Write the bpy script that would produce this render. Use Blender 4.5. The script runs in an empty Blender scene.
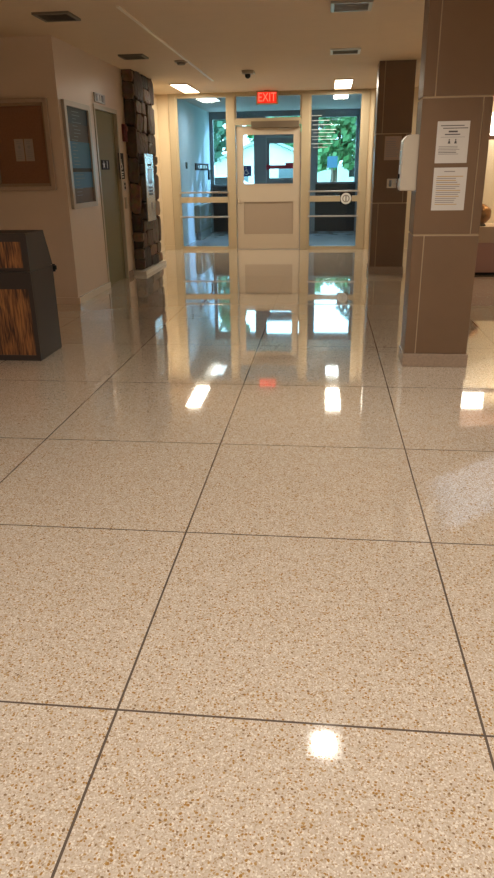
import bpy, bmesh, math, random
from mathutils import Vector, Matrix
random.seed(7)
S = bpy.context.scene
COL = S.collection
PI = math.pi

# ------------------------------------------------------------------ camera
cam_d = bpy.data.cameras.new('camera'); cam = bpy.data.objects.new('camera', cam_d); COL.objects.link(cam)
F_PX, PITCH, YAW, ROLL, CAM_H = 678.644, 0.375986, 0.114228, -0.0148519, 1.39879
fw = Vector((-math.sin(YAW)*math.cos(PITCH), math.cos(YAW)*math.cos(PITCH), -math.sin(PITCH)))
rt = Vector((math.cos(YAW), math.sin(YAW), 0)); up = rt.cross(fw)
c, s = math.cos(ROLL), math.sin(ROLL)
r2 = c*rt + s*up; u2 = -s*rt + c*up
m = Matrix((r2, u2, -fw)).transposed().to_4x4(); m.translation = (0, 0, CAM_H)
cam.matrix_world = m
cam_d.sensor_fit = 'VERTICAL'; cam_d.sensor_height = 24.0; cam_d.lens = F_PX*24.0/878
cam_d.clip_end = 400; cam_d.clip_start = 0.05
S.camera = cam

# ------------------------------------------------------------------ world, sun, exposure
w = bpy.data.worlds.new('sky'); S.world = w; w.use_nodes = True
bg = w.node_tree.nodes['Background']
bg.inputs[0].default_value = (0.62, 0.86, 1.0, 1); bg.inputs[1].default_value = 8.5
S.view_settings.view_transform = 'Standard'; S.view_settings.look = 'None'
S.view_settings.exposure = 0.25; S.view_settings.gamma = 1.0; S.view_settings.use_curve_mapping = False

def sun(name, direction, strength, color, angle=0.02):
    d = bpy.data.lights.new(name, 'SUN'); d.energy = strength; d.color = color; d.angle = angle
    o = bpy.data.objects.new(name, d); COL.objects.link(o)
    o.rotation_euler = Vector(direction).to_track_quat('-Z', 'Y').to_euler(); return o
# sun from the right, low enough to come in through the blinds of the right-hand window
sun('sun', (-1.0, -0.93, -0.50), 4.5, (0.46, 0.62, 1.0), 0.010)

def area(name, loc, sx, sy, energy, color, spread=180, rot=(0, 0, 0)):
    d = bpy.data.lights.new(name, 'AREA'); d.shape = 'RECTANGLE'; d.size = sx; d.size_y = sy
    d.energy = energy; d.color = color; d.spread = math.radians(spread)
    o = bpy.data.objects.new(name, d); COL.objects.link(o); o.location = loc; o.rotation_euler = rot; return o
WARM = (1.0, 0.80, 0.56)
SOFT = (1.0, 0.94, 0.86)

# ------------------------------------------------------------------ material helpers
MATS = {}
def mat(name, col, rough=0.6, metal=0.0, spec=0.5, emit=None, estr=0.0, noise=0.0, nscale=8.0, bump=0.0, coat=0.0):
    if name in MATS: return MATS[name]
    M = bpy.data.materials.new(name); M.use_nodes = True; nt = M.node_tree; b = nt.nodes['Principled BSDF']
    b.inputs['Base Color'].default_value = (*col, 1); b.inputs['Roughness'].default_value = rough
    b.inputs['Metallic'].default_value = metal; b.inputs['Specular IOR Level'].default_value = spec
    b.inputs['Coat Weight'].default_value = coat
    if emit: b.inputs['Emission Color'].default_value = (*emit, 1); b.inputs['Emission Strength'].default_value = estr
    if noise or bump:
        tc = nt.nodes.new('ShaderNodeTexCoord'); n = nt.nodes.new('ShaderNodeTexNoise'); n.inputs['Scale'].default_value = nscale
        n.inputs['Detail'].default_value = 5
        nt.links.new(tc.outputs['Object'], n.inputs['Vector'])
        if noise:
            mx = nt.nodes.new('ShaderNodeMix'); mx.data_type = 'RGBA'
            mx.inputs[6].default_value = (*[v*(1-noise) for v in col], 1); mx.inputs[7].default_value = (*[min(1, v*(1+noise)) for v in col], 1)
            nt.links.new(n.outputs['Fac'], mx.inputs[0]); nt.links.new(mx.outputs[2], b.inputs['Base Color'])
        if bump:
            bp = nt.nodes.new('ShaderNodeBump'); bp.inputs['Strength'].default_value = bump; bp.inputs['Distance'].default_value = 0.01
            nt.links.new(n.outputs['Fac'], bp.inputs['Height']); nt.links.new(bp.outputs['Normal'], b.inputs['Normal'])
    MATS[name] = M; return M

def glass_mat(name, tint, refl=1.0):
    M = bpy.data.materials.new(name); M.use_nodes = True; nt = M.node_tree
    for n in list(nt.nodes): nt.nodes.remove(n)
    out = nt.nodes.new('ShaderNodeOutputMaterial'); mx = nt.nodes.new('ShaderNodeMixShader')
    tr = nt.nodes.new('ShaderNodeBsdfTransparent'); gl = nt.nodes.new('ShaderNodeBsdfGlossy'); fr = nt.nodes.new('ShaderNodeFresnel')
    tr.inputs[0].default_value = (*tint, 1); gl.inputs['Roughness'].default_value = 0.02; fr.inputs[0].default_value = 1.45
    gl.inputs[0].default_value = (refl, refl, refl, 1)
    ge = nt.nodes.new('ShaderNodeNewGeometry'); io = nt.nodes.new('ShaderNodeMath'); io.operation = 'MULTIPLY_ADD'
    nt.links.new(ge.outputs['Backfacing'], io.inputs[0]); io.inputs[1].default_value = 1/1.45-1.45; io.inputs[2].default_value = 1.45
    nt.links.new(io.outputs[0], fr.inputs[0])
    nt.links.new(fr.outputs[0], mx.inputs[0]); nt.links.new(tr.outputs[0], mx.inputs[1]); nt.links.new(gl.outputs[0], mx.inputs[2])
    nt.links.new(mx.outputs[0], out.inputs[0]); return M

def emis(name, col, strength):
    return mat(name, col, 0.5, emit=col, estr=strength)

CREAM = mat('cream_paint', (0.70, 0.56, 0.37), 0.55, noise=0.04, nscale=3, bump=0.05)
CREAM_GLOSS = mat('cream_wall_gloss', (0.68, 0.525, 0.40), 0.35, noise=0.04, nscale=3)
CEIL = mat('ceiling_paint', (0.74, 0.57, 0.39), 0.75, noise=0.04, nscale=5, bump=0.1)
FRAME = mat('painted_frame', (0.50, 0.40, 0.26), 0.4)
DOORP = mat('door_paint', (0.60, 0.50, 0.385), 0.4)
DOORP2 = mat('door_panel_paint', (0.43, 0.34, 0.26), 0.45)
ALU = mat('aluminium', (0.62, 0.58, 0.53), 0.3, metal=0.8)
STEEL = mat('stainless', (0.62, 0.64, 0.66), 0.22, metal=1.0)
DKFRAME = mat('dark_frame', (0.25, 0.26, 0.27), 0.5)
KEYS = mat('dark_keys', (0.07, 0.07, 0.075), 0.4)
GREYW = mat('vestibule_wall', (0.50, 0.60, 0.66), 0.7, noise=0.03)
GREYC = mat('vestibule_ceiling', (0.50, 0.46, 0.42), 0.8)
BLACK = mat('black_plastic', (0.012, 0.012, 0.013), 0.6, spec=0.2)
WHITE = mat('white_plastic', (0.75, 0.74, 0.70), 0.45)
PAPER = mat('paper', (0.62, 0.58, 0.54), 0.8)
INK = mat('ink', (0.09, 0.08, 0.08), 0.8)
INK2 = mat('grey_ink', (0.30, 0.27, 0.25), 0.8)
INK3 = mat('amber_ink', (0.50, 0.33, 0.14), 0.8)
MARB = mat('marble_base', (0.34, 0.25, 0.185), 0.22, noise=0.25, nscale=60)
MARBW = mat('white_marble_base', (0.70, 0.64, 0.56), 0.15, noise=0.1, nscale=40)
GLASS = glass_mat('clear_glass', (0.82, 0.93, 0.94))
GLASS_N = glass_mat('case_glass', (0.96, 0.96, 0.94))
GLASS_IN = glass_mat('inner_glass', (0.80, 0.88, 0.92), 0.6)

# ------------------------------------------------------------------ mesh helpers
def bm_new(): return bmesh.new()
def box(bm, x0, x1, y0, y1, z0, z1, bev=0.0, mi=0):
    vs = [bm.verts.new((x, y, z)) for x in (x0, x1) for y in (y0, y1) for z in (z0, z1)]
    idx = [(0, 1, 3, 2), (4, 6, 7, 5), (0, 4, 5, 1), (2, 3, 7, 6), (0, 2, 6, 4), (1, 5, 7, 3)]
    fs = [bm.faces.new([vs[i] for i in f]) for f in idx]
    for f in fs: f.material_index = mi
    if bev > 0:
        es = list({e for f in fs for e in f.edges})
        r = bmesh.ops.bevel(bm, geom=es, offset=bev, segments=2, profile=0.5, affect='EDGES')
        for f in r['faces']: f.material_index = mi
    return fs
def cyl(bm, p0, p1, r0, r1=None, n=20, mi=0):
    r1 = r0 if r1 is None else r1
    a, b = Vector(p0), Vector(p1); d = (b-a); q = d.to_track_quat('Z', 'Y')
    ra, rb = [], []
    for i in range(n):
        t = 2*PI*i/n; v = q @ Vector((math.cos(t), math.sin(t), 0))
        ra.append(bm.verts.new(a+v*r0)); rb.append(bm.verts.new(b+v*r1))
    for i in range(n):
        f = bm.faces.new([ra[i], ra[(i+1) % n], rb[(i+1) % n], rb[i]]); f.material_index = mi; f.smooth = True
    f = bm.faces.new(ra[::-1]); f.material_index = mi
    f = bm.faces.new(rb); f.material_index = mi
def prism(bm, pts, axis, a, b, mi=0):
    """polygon pts (2D) extruded along axis from a to b"""
    def P(p, t):
        return {'x': (t, p[0], p[1]), 'y': (p[0], t, p[1]), 'z': (p[0], p[1], t)}[axis]
    A = [bm.verts.new(P(p, a)) for p in pts]; B = [bm.verts.new(P(p, b)) for p in pts]; n = len(pts)
    fs = [bm.faces.new(A), bm.faces.new(B[::-1])]
    for i in range(n): fs.append(bm.faces.new([A[i], B[i], B[(i+1) % n], A[(i+1) % n]]))
    for f in fs: f.material_index = mi
    return fs
def obj(name, bm, mats, parent=None, loc=None, **props):
    bmesh.ops.recalc_face_normals(bm, faces=bm.faces[:])
    me = bpy.data.meshes.new(name); bm.to_mesh(me); bm.free()
    for mm in (mats if isinstance(mats, (list, tuple)) else [mats]): me.materials.append(mm)
    o = bpy.data.objects.new(name, me); COL.objects.link(o)
    if parent:
        o.parent = parent; o.matrix_parent_inverse = Matrix.Translation(-Vector(parent.location)) if parent.get('_w') else Matrix()
    if loc: o.location = loc
    for k, v in props.items(): o[k] = v
    return o
def recentre(o, base):
    """put the origin of a top-level mesh at its base point"""
    b = Vector(base); o.data.transform(Matrix.Translation(-b)); o.location = b
def tag(o, label, cat, group=None):
    o['label'] = label; o['category'] = cat
    if group: o['group'] = group
    return o
def thing(name, label, cat, loc=(0, 0, 0), group=None, rz=0):
    o = bpy.data.objects.new(name, None); COL.objects.link(o); o.location = loc; o.rotation_euler = (0, 0, rz)
    o.empty_display_size = 0.1
    return tag(o, label, cat, group)
def struct(name, bm, mats, parent=None):
    o = obj(name, bm, mats, parent)
    if not parent: o['kind'] = 'structure'
    return o
def boxo(name, mats, dims, parent=None, bev=0.0, **pr):
    b = bm_new(); box(b, *dims, bev=bev); return obj(name, b, mats, parent, **pr)
def dup(root, loc, label=None, name=None):
    r = root.copy(); COL.objects.link(r); r.location = loc
    if label: r['label'] = label
    for ch in list(root.children):
        q = ch.copy(); COL.objects.link(q); q.parent = r
        for g in ch.children:
            d = g.copy(); COL.objects.link(d); d.parent = q
    return r
def text(name, body, size, mats, parent=None, extrude=0.001, align='CENTER', mtx=None):
    cu = bpy.data.curves.new(name, 'FONT'); cu.body = body; cu.size = size; cu.extrude = extrude
    cu.align_x = align; cu.align_y = 'CENTER'
    t = bpy.data.objects.new(name+'_c', cu); COL.objects.link(t)
    me = bpy.data.meshes.new_from_object(t.evaluated_get(bpy.context.evaluated_depsgraph_get()))
    bpy.data.objects.remove(t); bpy.data.curves.remove(cu)
    if mtx is not None: me.transform(mtx)
    me.materials.clear(); me.materials.append(mats)
    o = bpy.data.objects.new(name, me); COL.objects.link(o); me.name = name
    if parent: o.parent = parent
    return o
FACE_Y = Matrix(((1, 0, 0, 0), (0, 0, -1, 0), (0, 1, 0, 0), (0, 0, 0, 1)))      # text readable from -Y
FACE_X = Matrix(((0, 0, 1, 0), (1, 0, 0, 0), (0, 1, 0, 0), (0, 0, 0, 1)))        # text readable from +X

H = 2.70
FAR = 13.35
OUT = 17.5

# ------------------------------------------------------------------ floor (terrazzo)
def terrazzo():
    M = bpy.data.materials.new('terrazzo'); M.use_nodes = True; nt = M.node_tree; L = nt.links.new
    b = nt.nodes['Principled BSDF']
    tc = nt.nodes.new('ShaderNodeTexCoord')
    def N(t, **k):
        n = nt.nodes.new(t)
        for a, v in k.items(): setattr(n, a, v)
        return n
    def math_(op, a, b_=None):
        n = N('ShaderNodeMath', operation=op)
        for i, v in enumerate((a, b_)):
            if v is None: continue
            if isinstance(v, (int, float)): n.inputs[i].default_value = v
            else: L(v, n.inputs[i])
        return n.outputs[0]
    def mixc(fac, a, b_):
        n = N('ShaderNodeMix', data_type='RGBA')
        L(fac, n.inputs[0])
        for i, v in ((6, a), (7, b_)):
            if isinstance(v, tuple): n.inputs[i].default_value = (*v, 1)
            else: L(v, n.inputs[i])
        return n.outputs[2]
    # warp
    nz = N('ShaderNodeTexNoise'); nz.inputs['Scale'].default_value = 60; L(tc.outputs['Object'], nz.inputs['Vector'])
    vm = N('ShaderNodeVectorMath', operation='MULTIPLY_ADD'); L(nz.outputs['Color'], vm.inputs[0])
    vm.inputs[1].default_value = (0.008, 0.008, 0); L(tc.outputs['Object'], vm.inputs[2])
    base = (0.56, 0.475, 0.385)
    # pale and tan chips filling the matrix
    v1 = N('ShaderNodeTexVoronoi'); v1.inputs['Scale'].default_value = 260; L(vm.outputs[0], v1.inputs['Vector'])
    sep = N('ShaderNodeSeparateColor'); L(v1.outputs['Color'], sep.inputs[0])
    ramp = N('ShaderNodeValToRGB'); L(sep.outputs[0], ramp.inputs[0]); ramp.color_ramp.interpolation = 'CONSTANT'
    e = ramp.color_ramp.elements
    e[0].position = 0; e[0].color = (*base, 1); e[1].position = 0.45; e[1].color = (0.64, 0.56, 0.46, 1)
    for p, cc in ((0.66, (0.50, 0.41, 0.31)), (0.80, (0.76, 0.70, 0.61)), (0.91, (0.40, 0.28, 0.165))):
        q = e.new(p); q.color = (*cc, 1)
    # amber chips
    v2 = N('ShaderNodeTexVoronoi'); v2.inputs['Scale'].default_value = 130; L(vm.outputs[0], v2.inputs['Vector'])
    sp2 = N('ShaderNodeSeparateColor'); L(v2.outputs['Color'], sp2.inputs[0])
    pick = math_('GREATER_THAN', sp2.outputs[1], 0.46)
    rad = math_('MULTIPLY_ADD', sp2.outputs[2], 0.34); rad.node.inputs[2].default_value = 0.14
    near = math_('LESS_THAN', v2.outputs['Distance'], rad)
    amber_r = N('ShaderNodeValToRGB'); L(sp2.outputs[0], amber_r.inputs[0]); amber_r.color_ramp.interpolation = 'CONSTANT'
    e = amber_r.color_ramp.elements
    e[0].position = 0; e[0].color = (0.36, 0.19, 0.05, 1); e[1].position = 0.5; e[1].color = (0.42, 0.26, 0.10, 1)
    q = e.new(0.82); q.color = (0.25, 0.16, 0.085, 1)
    c1 = mixc(math_('MULTIPLY', pick, near), ramp.outputs[0], amber_r.outputs[0])
    # divider strips
    sx = N('ShaderNodeSeparateXYZ'); L(tc.outputs['Object'], sx.inputs[0])
    X, Y = sx.outputs[0], sx.outputs[1]
    wdt = 0.0036
    mx_ = math_('ABSOLUTE', math_('SUBTRACT', math_('FRACT', math_('ADD', X, 0.5426+0.5+20)), 0.5))
    j = math_('LESS_THAN', mx_, wdt)
    for r in (-2.56, -1.56, -0.56, 0.44, 1.4399, 2.4479, 3.4376, 4.5606, 5.699, 6.83, 7.96, 9.09, 10.22, 11.35, 12.48):
        t = math_('LESS_THAN', math_('ABSOLUTE', math_('SUBTRACT', Y, r)), wdt)
        j = math_('MAXIMUM', j, t)
    c2 = mixc(j, c1, (0.11, 0.085, 0.07))
    L(c2, b.inputs['Base Color'])
    b.inputs['Roughness'].default_value = 0.06
    b.inputs['Specular IOR Level'].default_value = 0.9; b.inputs['Coat Weight'].default_value = 0.8; b.inputs['Coat Roughness'].default_value = 0.02
    # very faint waviness of the polish
    n2 = N('ShaderNodeTexNoise'); n2.inputs['Scale'].default_value = 2.2; n2.inputs['Detail'].default_value = 3
    L(tc.outputs['Object'], n2.inputs['Vector'])
    bp = N('ShaderNodeBump'); bp.inputs['Strength'].default_value = 0.012; bp.inputs['Distance'].default_value = 0.01
    L(n2.outputs['Fac'], bp.inputs['Height']); L(bp.outputs['Normal'], b.inputs['Normal'])
    rr = N('ShaderNodeMapRange'); L(n2.outputs['Fac'], rr.inputs[0]); rr.inputs[3].default_value = 0.03; rr.inputs[4].default_value = 0.06
    L(rr.outputs[0], b.inputs['Roughness'])
    return M
b = bm_new(); box(b, -4.6, 5.1, -5.1, FAR, -0.1, 0.0); struct('floor', b, terrazzo())

def vest_floor_mat():
    M = mat('vestibule_tile', (0.27, 0.28, 0.30), 0.22, noise=0.2, nscale=3)
    return M
b = bm_new(); box(b, -3.1, 1.2, FAR, OUT+0.2, -0.1, -0.001); struct('floor_vestibule', b, vest_floor_mat())

# ------------------------------------------------------------------ ceiling and walls
b = bm_new(); box(b, -4.7, 5.2, -5.2, FAR+0.06, H, H+0.15); struct('ceiling', b, CEIL)
b = bm_new(); box(b, -3.1, 1.2, FAR+0.06, OUT+0.2, H, H+0.15); struct('ceiling_vestibule', b, GREYC)
b = bm_new(); box(b, -4.7, -4.6, -5.1, 7.6, 0, H); struct('wall_left_front', b, CREAM)
b = bm_new(); box(b, -4.7, -2.8, 7.6, 7.72, 0, H); struct('wall_notice_board', b, CREAM_GLOSS)
# left wall with the lift opening
b = bm_new()
box(b, -3.0, -2.8, 7.72, 8.80, 0, H); box(b, -3.0, -2.8, 9.70, 11.25, 0, H); box(b, -3.0, -2.8, 8.80, 9.70, 2.13, H)
struct('wall_left', b, CREAM_GLOSS)
b = bm_new(); box(b, -3.2, -3.08, 11.25, FAR, 0, H); box(b, -3.2, -2.8, 11.25, 11.30, 0, H); struct('wall_left_far', b, CREAM)
b = bm_new(); box(b, -3.2, -2.87, FAR, FAR+0.12, 0, H); struct('wall_far_left', b, CREAM)
b = bm_new(); box(b, 0.72, 5.1, FAR, FAR+0.12, 0, H); box(b, 0.74, 0.80, FAR-0.03, FAR, 0, H); struct('wall_far_right', b, CREAM)
b = bm_new(); box(b, -4.7, 5.2, -5.2, -5.1, 0, H); struct('wall_back', b, CREAM)
# right wall, with a window opening
WY0, WY1, WZ0, WZ1 = 6.19, 6.86, 0.95, 2.07
b = bm_new()
box(b, 4.5, 4.6, -5.1, WY0, 0, H); box(b, 4.5, 4.6, WY1, FAR, 0, H)
box(b, 4.5, 4.6, WY0, WY1, 0, WZ0); box(b, 4.5, 4.6, WY0, WY1, WZ1, H)
struct('wall_right', b, CREAM)
wr = thing('window_1', '', ''); del wr['label'], wr['category']; wr['kind'] = 'structure'
b = bm_new()
for y in (WY0, WY1-0.04): box(b, 4.5, 4.6, y, y+0.04, WZ0, WZ1)
box(b, 4.5, 4.6, WY0, WY1, WZ0, WZ0+0.04); box(b, 4.5, 4.6, WY0, WY1, WZ1-0.04, WZ1)
obj('window_frame', b, FRAME, wr)
boxo('pane', GLASS, (4.56, 4.566, WY0+0.04, WY1-0.04, WZ0+0.04, WZ1-0.04), wr)
b = bm_new()
for i in range(23):
    z = WZ0+0.06+i*0.043
    fs = box(b, -0.013, 0.013, WY0+0.05, WY1-0.05, -0.0008, 0.0008)
    vs = list({v for f in fs for v in f.verts})
    bmesh.ops.rotate(b, verts=vs, cent=(0, 0, 0), matrix=Matrix.Rotation(-0.4, 3, 'Y'))
    bmesh.ops.translate(b, verts=vs, vec=(4.47, 0, z))
obj('slatted_blind', b, WHITE, wr)

# baseboards
b = bm_new(); box(b, -2.8, -2.775, 7.6, 8.78, 0, 0.075); struct('baseboard_left', b, MARBW)
b = bm_new(); box(b, -4.6, -2.775, 7.575, 7.6, 0, 0.075); struct('baseboard_notice_board', b, CREAM_GLOSS)
b = bm_new(); box(b, -2.8, -2.785, 9.72, 9.95, 0, 0.075); struct('baseboard_lift', b, MARB)
b = bm_new(); box(b, -3.08, -2.87, FAR-0.015, FAR, 0, 0.08); box(b, -3.08, -3.065, 11.3, FAR, 0, 0.08); struct('baseboard_far_left', b, CREAM)
b = bm_new(); box(b, 0.80, 5.0, FAR-0.015, FAR, 0, 0.08); struct('baseboard_far_right', b, CREAM)

# ------------------------------------------------------------------ entrance screen (inner)
def leafless(name):
    o = bpy.data.objects.new(name, None); COL.objects.link(o); o['kind'] = 'structure'; return o
b = bm_new(); Y0, Y1 = FAR-0.02, FAR+0.10
for x0, x1 in ((-2.87, -2.74), (-1.80, -1.665), (-0.47, -0.325), (0.60, 0.72)):
    box(b, x0, x1, Y0, Y1, 0, H-0.035, 0.004)
box(b, -2.87, 0.72, Y0, Y1, H-0.04, H)
box(b, -1.665, -0.47, Y0, Y1, 2.165, 2.255, 0.004)
struct('trim_1', b, FRAME)
def sidelight(name, x0, x1):
    r = leafless(name)
    b = bm_new(); f = 0.028
    box(b, x0, x0+f, FAR, FAR+0.06, 0.0, H-0.04); box(b, x1-f, x1, FAR, FAR+0.06, 0.0, H-0.04)
    box(b, x0+f, x1-f, FAR, FAR+0.06, 0.0, 0.06); box(b, x0+f, x1-f, FAR, FAR+0.06, H-0.075, H-0.04)
    box(b, x0+f, x1-f, FAR-0.01, FAR+0.07, 0.855, 0.955)
    obj('window_frame', b, FRAME, r)
    for z in (1.035, 0.60):
        q = bm_new(); box(q, x0, x1, FAR-0.03, FAR-0.012, z-0.014, z+0.014, 0.003)
        obj('guard_bar', q, ALU, r)
    boxo('pane', GLASS_IN, (x0+f, x1-f, FAR+0.03, FAR+0.036, 0.06, 0.855), r)
    boxo('pane', GLASS_IN, (x0+f, x1-f, FAR+0.03, FAR+0.036, 0.955, H-0.075), r)
    return r
sidelight('window_2', -2.74, -1.80)
sidelight('window_3', -0.325, 0.60)
r = leafless('window_4')
b = bm_new(); box(b, -1.665, -0.47, FAR, FAR+0.05, 2.255, 2.28); box(b, -1.665, -0.47, FAR, FAR+0.05, H-0.07, H-0.04)
box(b, -1.665, -1.64, FAR, FAR+0.05, 2.28, H-0.07); box(b, -0.495, -0.47, FAR, FAR+0.05, 2.28, H-0.07)
obj('window_frame', b, FRAME, r)
boxo('pane', GLASS_IN, (-1.64, -0.495, FAR+0.03, FAR+0.036, 2.28, H-0.07), r)

# door
d = leafless('door_1')
b = bm_new(); dx0, dx1, dy0, dy1 = -1.655, -0.48, FAR+0.02, FAR+0.065
box(b, dx0, -1.525, dy0, dy1, 0.012, 2.155); box(b, -0.605, dx1, dy0, dy1, 0.012, 2.155)
box(b, -1.525, -0.605, dy0, dy1, 2.01, 2.155); box(b, -1.525, -0.605, dy0, dy1, 0.86, 1.17); box(b, -1.525, -0.605, dy0, dy1, 0.012, 0.28)
obj('door_leaf', b, DOORP, d)
b = bm_new(); box(b, -1.525, -0.605, dy0+0.015, dy1-0.01, 0.28, 0.86); obj('door_panel', b, DOORP2, d)
boxo('pane', GLASS_IN, (-1.525, -0.605, dy0+0.02, dy0+0.026, 1.17, 2.01), d)
b = bm_new()
for (x0, x1, z0, z1) in ((-1.54, -1.52, 1.155, 2.025), (-0.61, -0.59, 1.155, 2.025), (-1.52, -0.61, 2.005, 2.025), (-1.52, -0.61, 1.155, 1.175)):
    box(b, x0, x1, dy0-0.008, dy0+0.005, z0, z1)
obj('glazing_bead', b, DOORP, d)
b = bm_new(); box(b, -1.66, -1.635, dy0-0.006, dy0, 0.9, 1.0); box(b, -1.63, -1.60, dy0-0.006, dy0, 0.83, 0.98)
cyl(b, (-1.612, dy0, 0.93), (-1.612, dy0-0.05, 0.93), 0.01); cyl(b, (-1.612, dy0-0.045, 0.93), (-1.612, dy0-0.045, 0.80), 0.009)
obj('door_handle', b, DOORP, d)
b = bm_new(); box(b, -1.655, -0.48, FAR-0.01, FAR+0.10, 0, 0.011); struct('trim_2', b, ALU)
# door closer
cl = thing('door_closer', 'grey-brown door closer box across the top of the white entrance door', 'door closer', (-0.94, FAR+0.02, 2.12))
boxo('closer_body', mat('closer', (0.22, 0.17, 0.12), 0.4, metal=0.3), (-0.43, 0.43, -0.07, 0.0, -0.005, 0.105), cl, 0.006)
b = bm_new(); cyl(b, (0.11, -0.04, -0.03), (0.11, -0.04, -0.005), 0.014)
box(b, 0.05, 0.30, -0.045, -0.03, -0.035, -0.02)
obj('closer_arm', b, ALU, cl)

# round decal on right sidelight rail
rs = thing('round_sign', 'small round white sign with a black rim on the mid rail right of the door', 'sign', (0.365, FAR-0.011, 0.905))
b = bm_new(); box(b, -0.105, 0.105, -0.004, 0.0, -0.10, 0.12); obj('backing_plate', b, BLACK, rs)
b = bm_new(); cyl(b, (0, -0.004, 0), (0, -0.012, 0), 0.098, n=40); obj('disc', b, WHITE, rs)
b = bm_new()
for i in range(36):
    a0, a1 = 2*PI*i/36, 2*PI*(i+1)/36
    for (ra, rb) in ((0.048, 0.066),):
        q = [(ra*math.cos(a0), ra*math.sin(a0)), (rb*math.cos(a0), rb*math.sin(a0)), (rb*math.cos(a1), rb*math.sin(a1)), (ra*math.cos(a1), ra*math.sin(a1))]
        prism(b, q, 'y', -0.0135, -0.012)
box(b, -0.012, 0.012, -0.0135, -0.012, -0.05, 0.05)
obj('symbol', b, INK2, rs)

# thin white strips across the right-hand glass
dc = bm_new()
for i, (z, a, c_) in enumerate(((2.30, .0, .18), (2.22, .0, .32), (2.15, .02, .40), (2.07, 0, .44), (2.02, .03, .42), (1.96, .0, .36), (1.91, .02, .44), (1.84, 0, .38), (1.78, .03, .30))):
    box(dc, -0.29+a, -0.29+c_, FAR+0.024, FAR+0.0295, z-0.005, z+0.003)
o = obj('window_lines', dc, mat('lines_white', (0.7, 0.72, 0.74), 0.5)); recentre(o, (-0.08, FAR+0.027, 1.77))
tag(o, 'thin white horizontal lines on the tall glass pane right of the door', 'decal')

# ------------------------------------------------------------------ vestibule and outer wall
b = bm_new(); box(b, -3.0, -2.8, FAR+0.12, OUT, 0, H); struct('wall_vestibule_left', b, GREYW)
b = bm_new(); box(b, 0.76, 0.9, FAR+0.12, OUT, 0, H); struct('wall_vestibule_right', b, GREYW)
b = bm_new()
box(b, -3.0, 0.9, OUT, OUT+0.12, 2.58, H); box(b, -3.0, -2.76, OUT, OUT+0.12, 0, 2.58)
box(b, -0.55, -0.26, OUT, OUT+0.12, 0, 2.58); box(b, 0.70, 0.9, OUT, OUT+0.12, 0, 2.58)
box(b, -1.70, -1.45, OUT, OUT+0.12, 0, 2.58)
box(b, -1.45, -0.55, OUT, OUT+0.12, 2.14, 2.24)
struct('wall_outer', b, DKFRAME)
def outer_window(name, x0, x1, zs):
    r = leafless(name); b = bm_new()
    box(b, x0, x0+0.04, OUT+0.02, OUT+0.1, zs, 2.58); box(b, x1-0.04, x1, OUT+0.02, OUT+0.1, zs, 2.58)
    box(b, x0, x1, OUT+0.02, OUT+0.1, zs, zs+0.04); box(b, x0, x1, OUT+0.02, OUT+0.1, 2.54, 2.58)
    obj('window_frame', b, DKFRAME, r)
    boxo('pane', GLASS, (x0+0.04, x1-0.04, OUT+0.06, OUT+0.066, zs+0.04, 2.54), r)
    b = bm_new(); box(b, x0, x1, OUT, OUT+0.1, 0, zs, 0.0)
    box(b, x0, x1, OUT-0.03, OUT, zs-0.04, zs)
    obj('lower_panel', b, mat('dark_panel', (0.022, 0.016, 0.015), 0.45), r)
outer_window('window_5', -2.76, -1.70, 1.06)
outer_window('window_6', -0.26, 0.70, 1.09)
r = leafless('window_7')
boxo('pane', GLASS, (-1.45, -0.55, OUT+0.06, OUT+0.066, 2.24, 2.58), r)
d2 = leafless('door_2')
b = bm_new(); q0, q1 = OUT+0.03, OUT+0.075
box(b, -1.445, -1.37, q0, q1, 0.01, 2.135); box(b, -0.63, -0.555, q0, q1, 0.01, 2.135)
box(b, -1.37, -0.63, q0, q1, 2.00, 2.135); box(b, -1.37, -0.63, q0, q1, 0.01, 1.23)
obj('door_leaf', b, mat('outer_door', (0.24, 0.25, 0.26), 0.5), d2)
boxo('pane', GLASS, (-1.37, -0.63, OUT+0.05, OUT+0.056, 1.23, 2.00), d2)
b = bm_new(); box(b, -1.44, -0.60, OUT-0.07, OUT-0.03, 1.44, 1.52, 0.008); box(b, -1.44, -1.38, OUT-0.05, OUT+0.03, 1.42, 1.54)
box(b, -0.64, -0.57, OUT-0.05, OUT+0.03, 1.42, 1.54); box(b, -0.98, -0.60, OUT-0.075, OUT-0.02, 1.50, 1.57, 0.006)
obj('push_bar', b, mat('red_bar', (0.45, 0.02, 0.05), 0.35), d2, label='dark red push bar')

st = thing('access_sticker', 'small blue square wheelchair symbol sticker on the outer glass left of the outer door', 'sticker', (-1.93, OUT+0.056, 1.28))
boxo('sticker_back', mat('sticker_blue', (0.01, 0.025, 0.16), 0.4), (-0.12, 0.12, -0.004, 0.0, 0.0, 0.24), st)
def wheelchair(parent, cx, cz, s, mm, y, axis='y'):
    b = bm_new()
    def P(pts, w_):
        for (a, c_) in zip(pts[:-1], pts[1:]):
            a = Vector(a); c_ = Vector(c_); dd = (c_-a).normalized(); n = Vector((-dd.y, dd.x))*w_
            quad = [tuple(a+n), tuple(c_+n), tuple(c_-n), tuple(a-n)]
            quad = [(cx+s*q_[0], cz+s*q_[1]) for q_ in quad]
            prism(b, quad, axis, y[0], y[1])
    circ = [(-0.02+0.24*math.cos(t), -0.16+0.24*math.sin(t)) for t in [math.radians(d_) for d_ in range(100, 345, 15)]]
    P(circ, 0.035); P([(-0.05, 0.28), (-0.03, 0.0), (0.14, 0.0), (0.24, -0.28), (0.34, -0.26)], 0.04); P([(-0.04, 0.14), (0.12, 0.14)], 0.03)
    hd = [(cx+s*(-0.05+0.065*math.cos(t)), cz+s*(0.40+0.065*math.sin(t))) for t in [2*PI*k/14 for k in range(14)]]
    prism(b, hd, axis, y[0], y[1])
    return obj('wheelchair_symbol', b, mm, parent)
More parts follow.
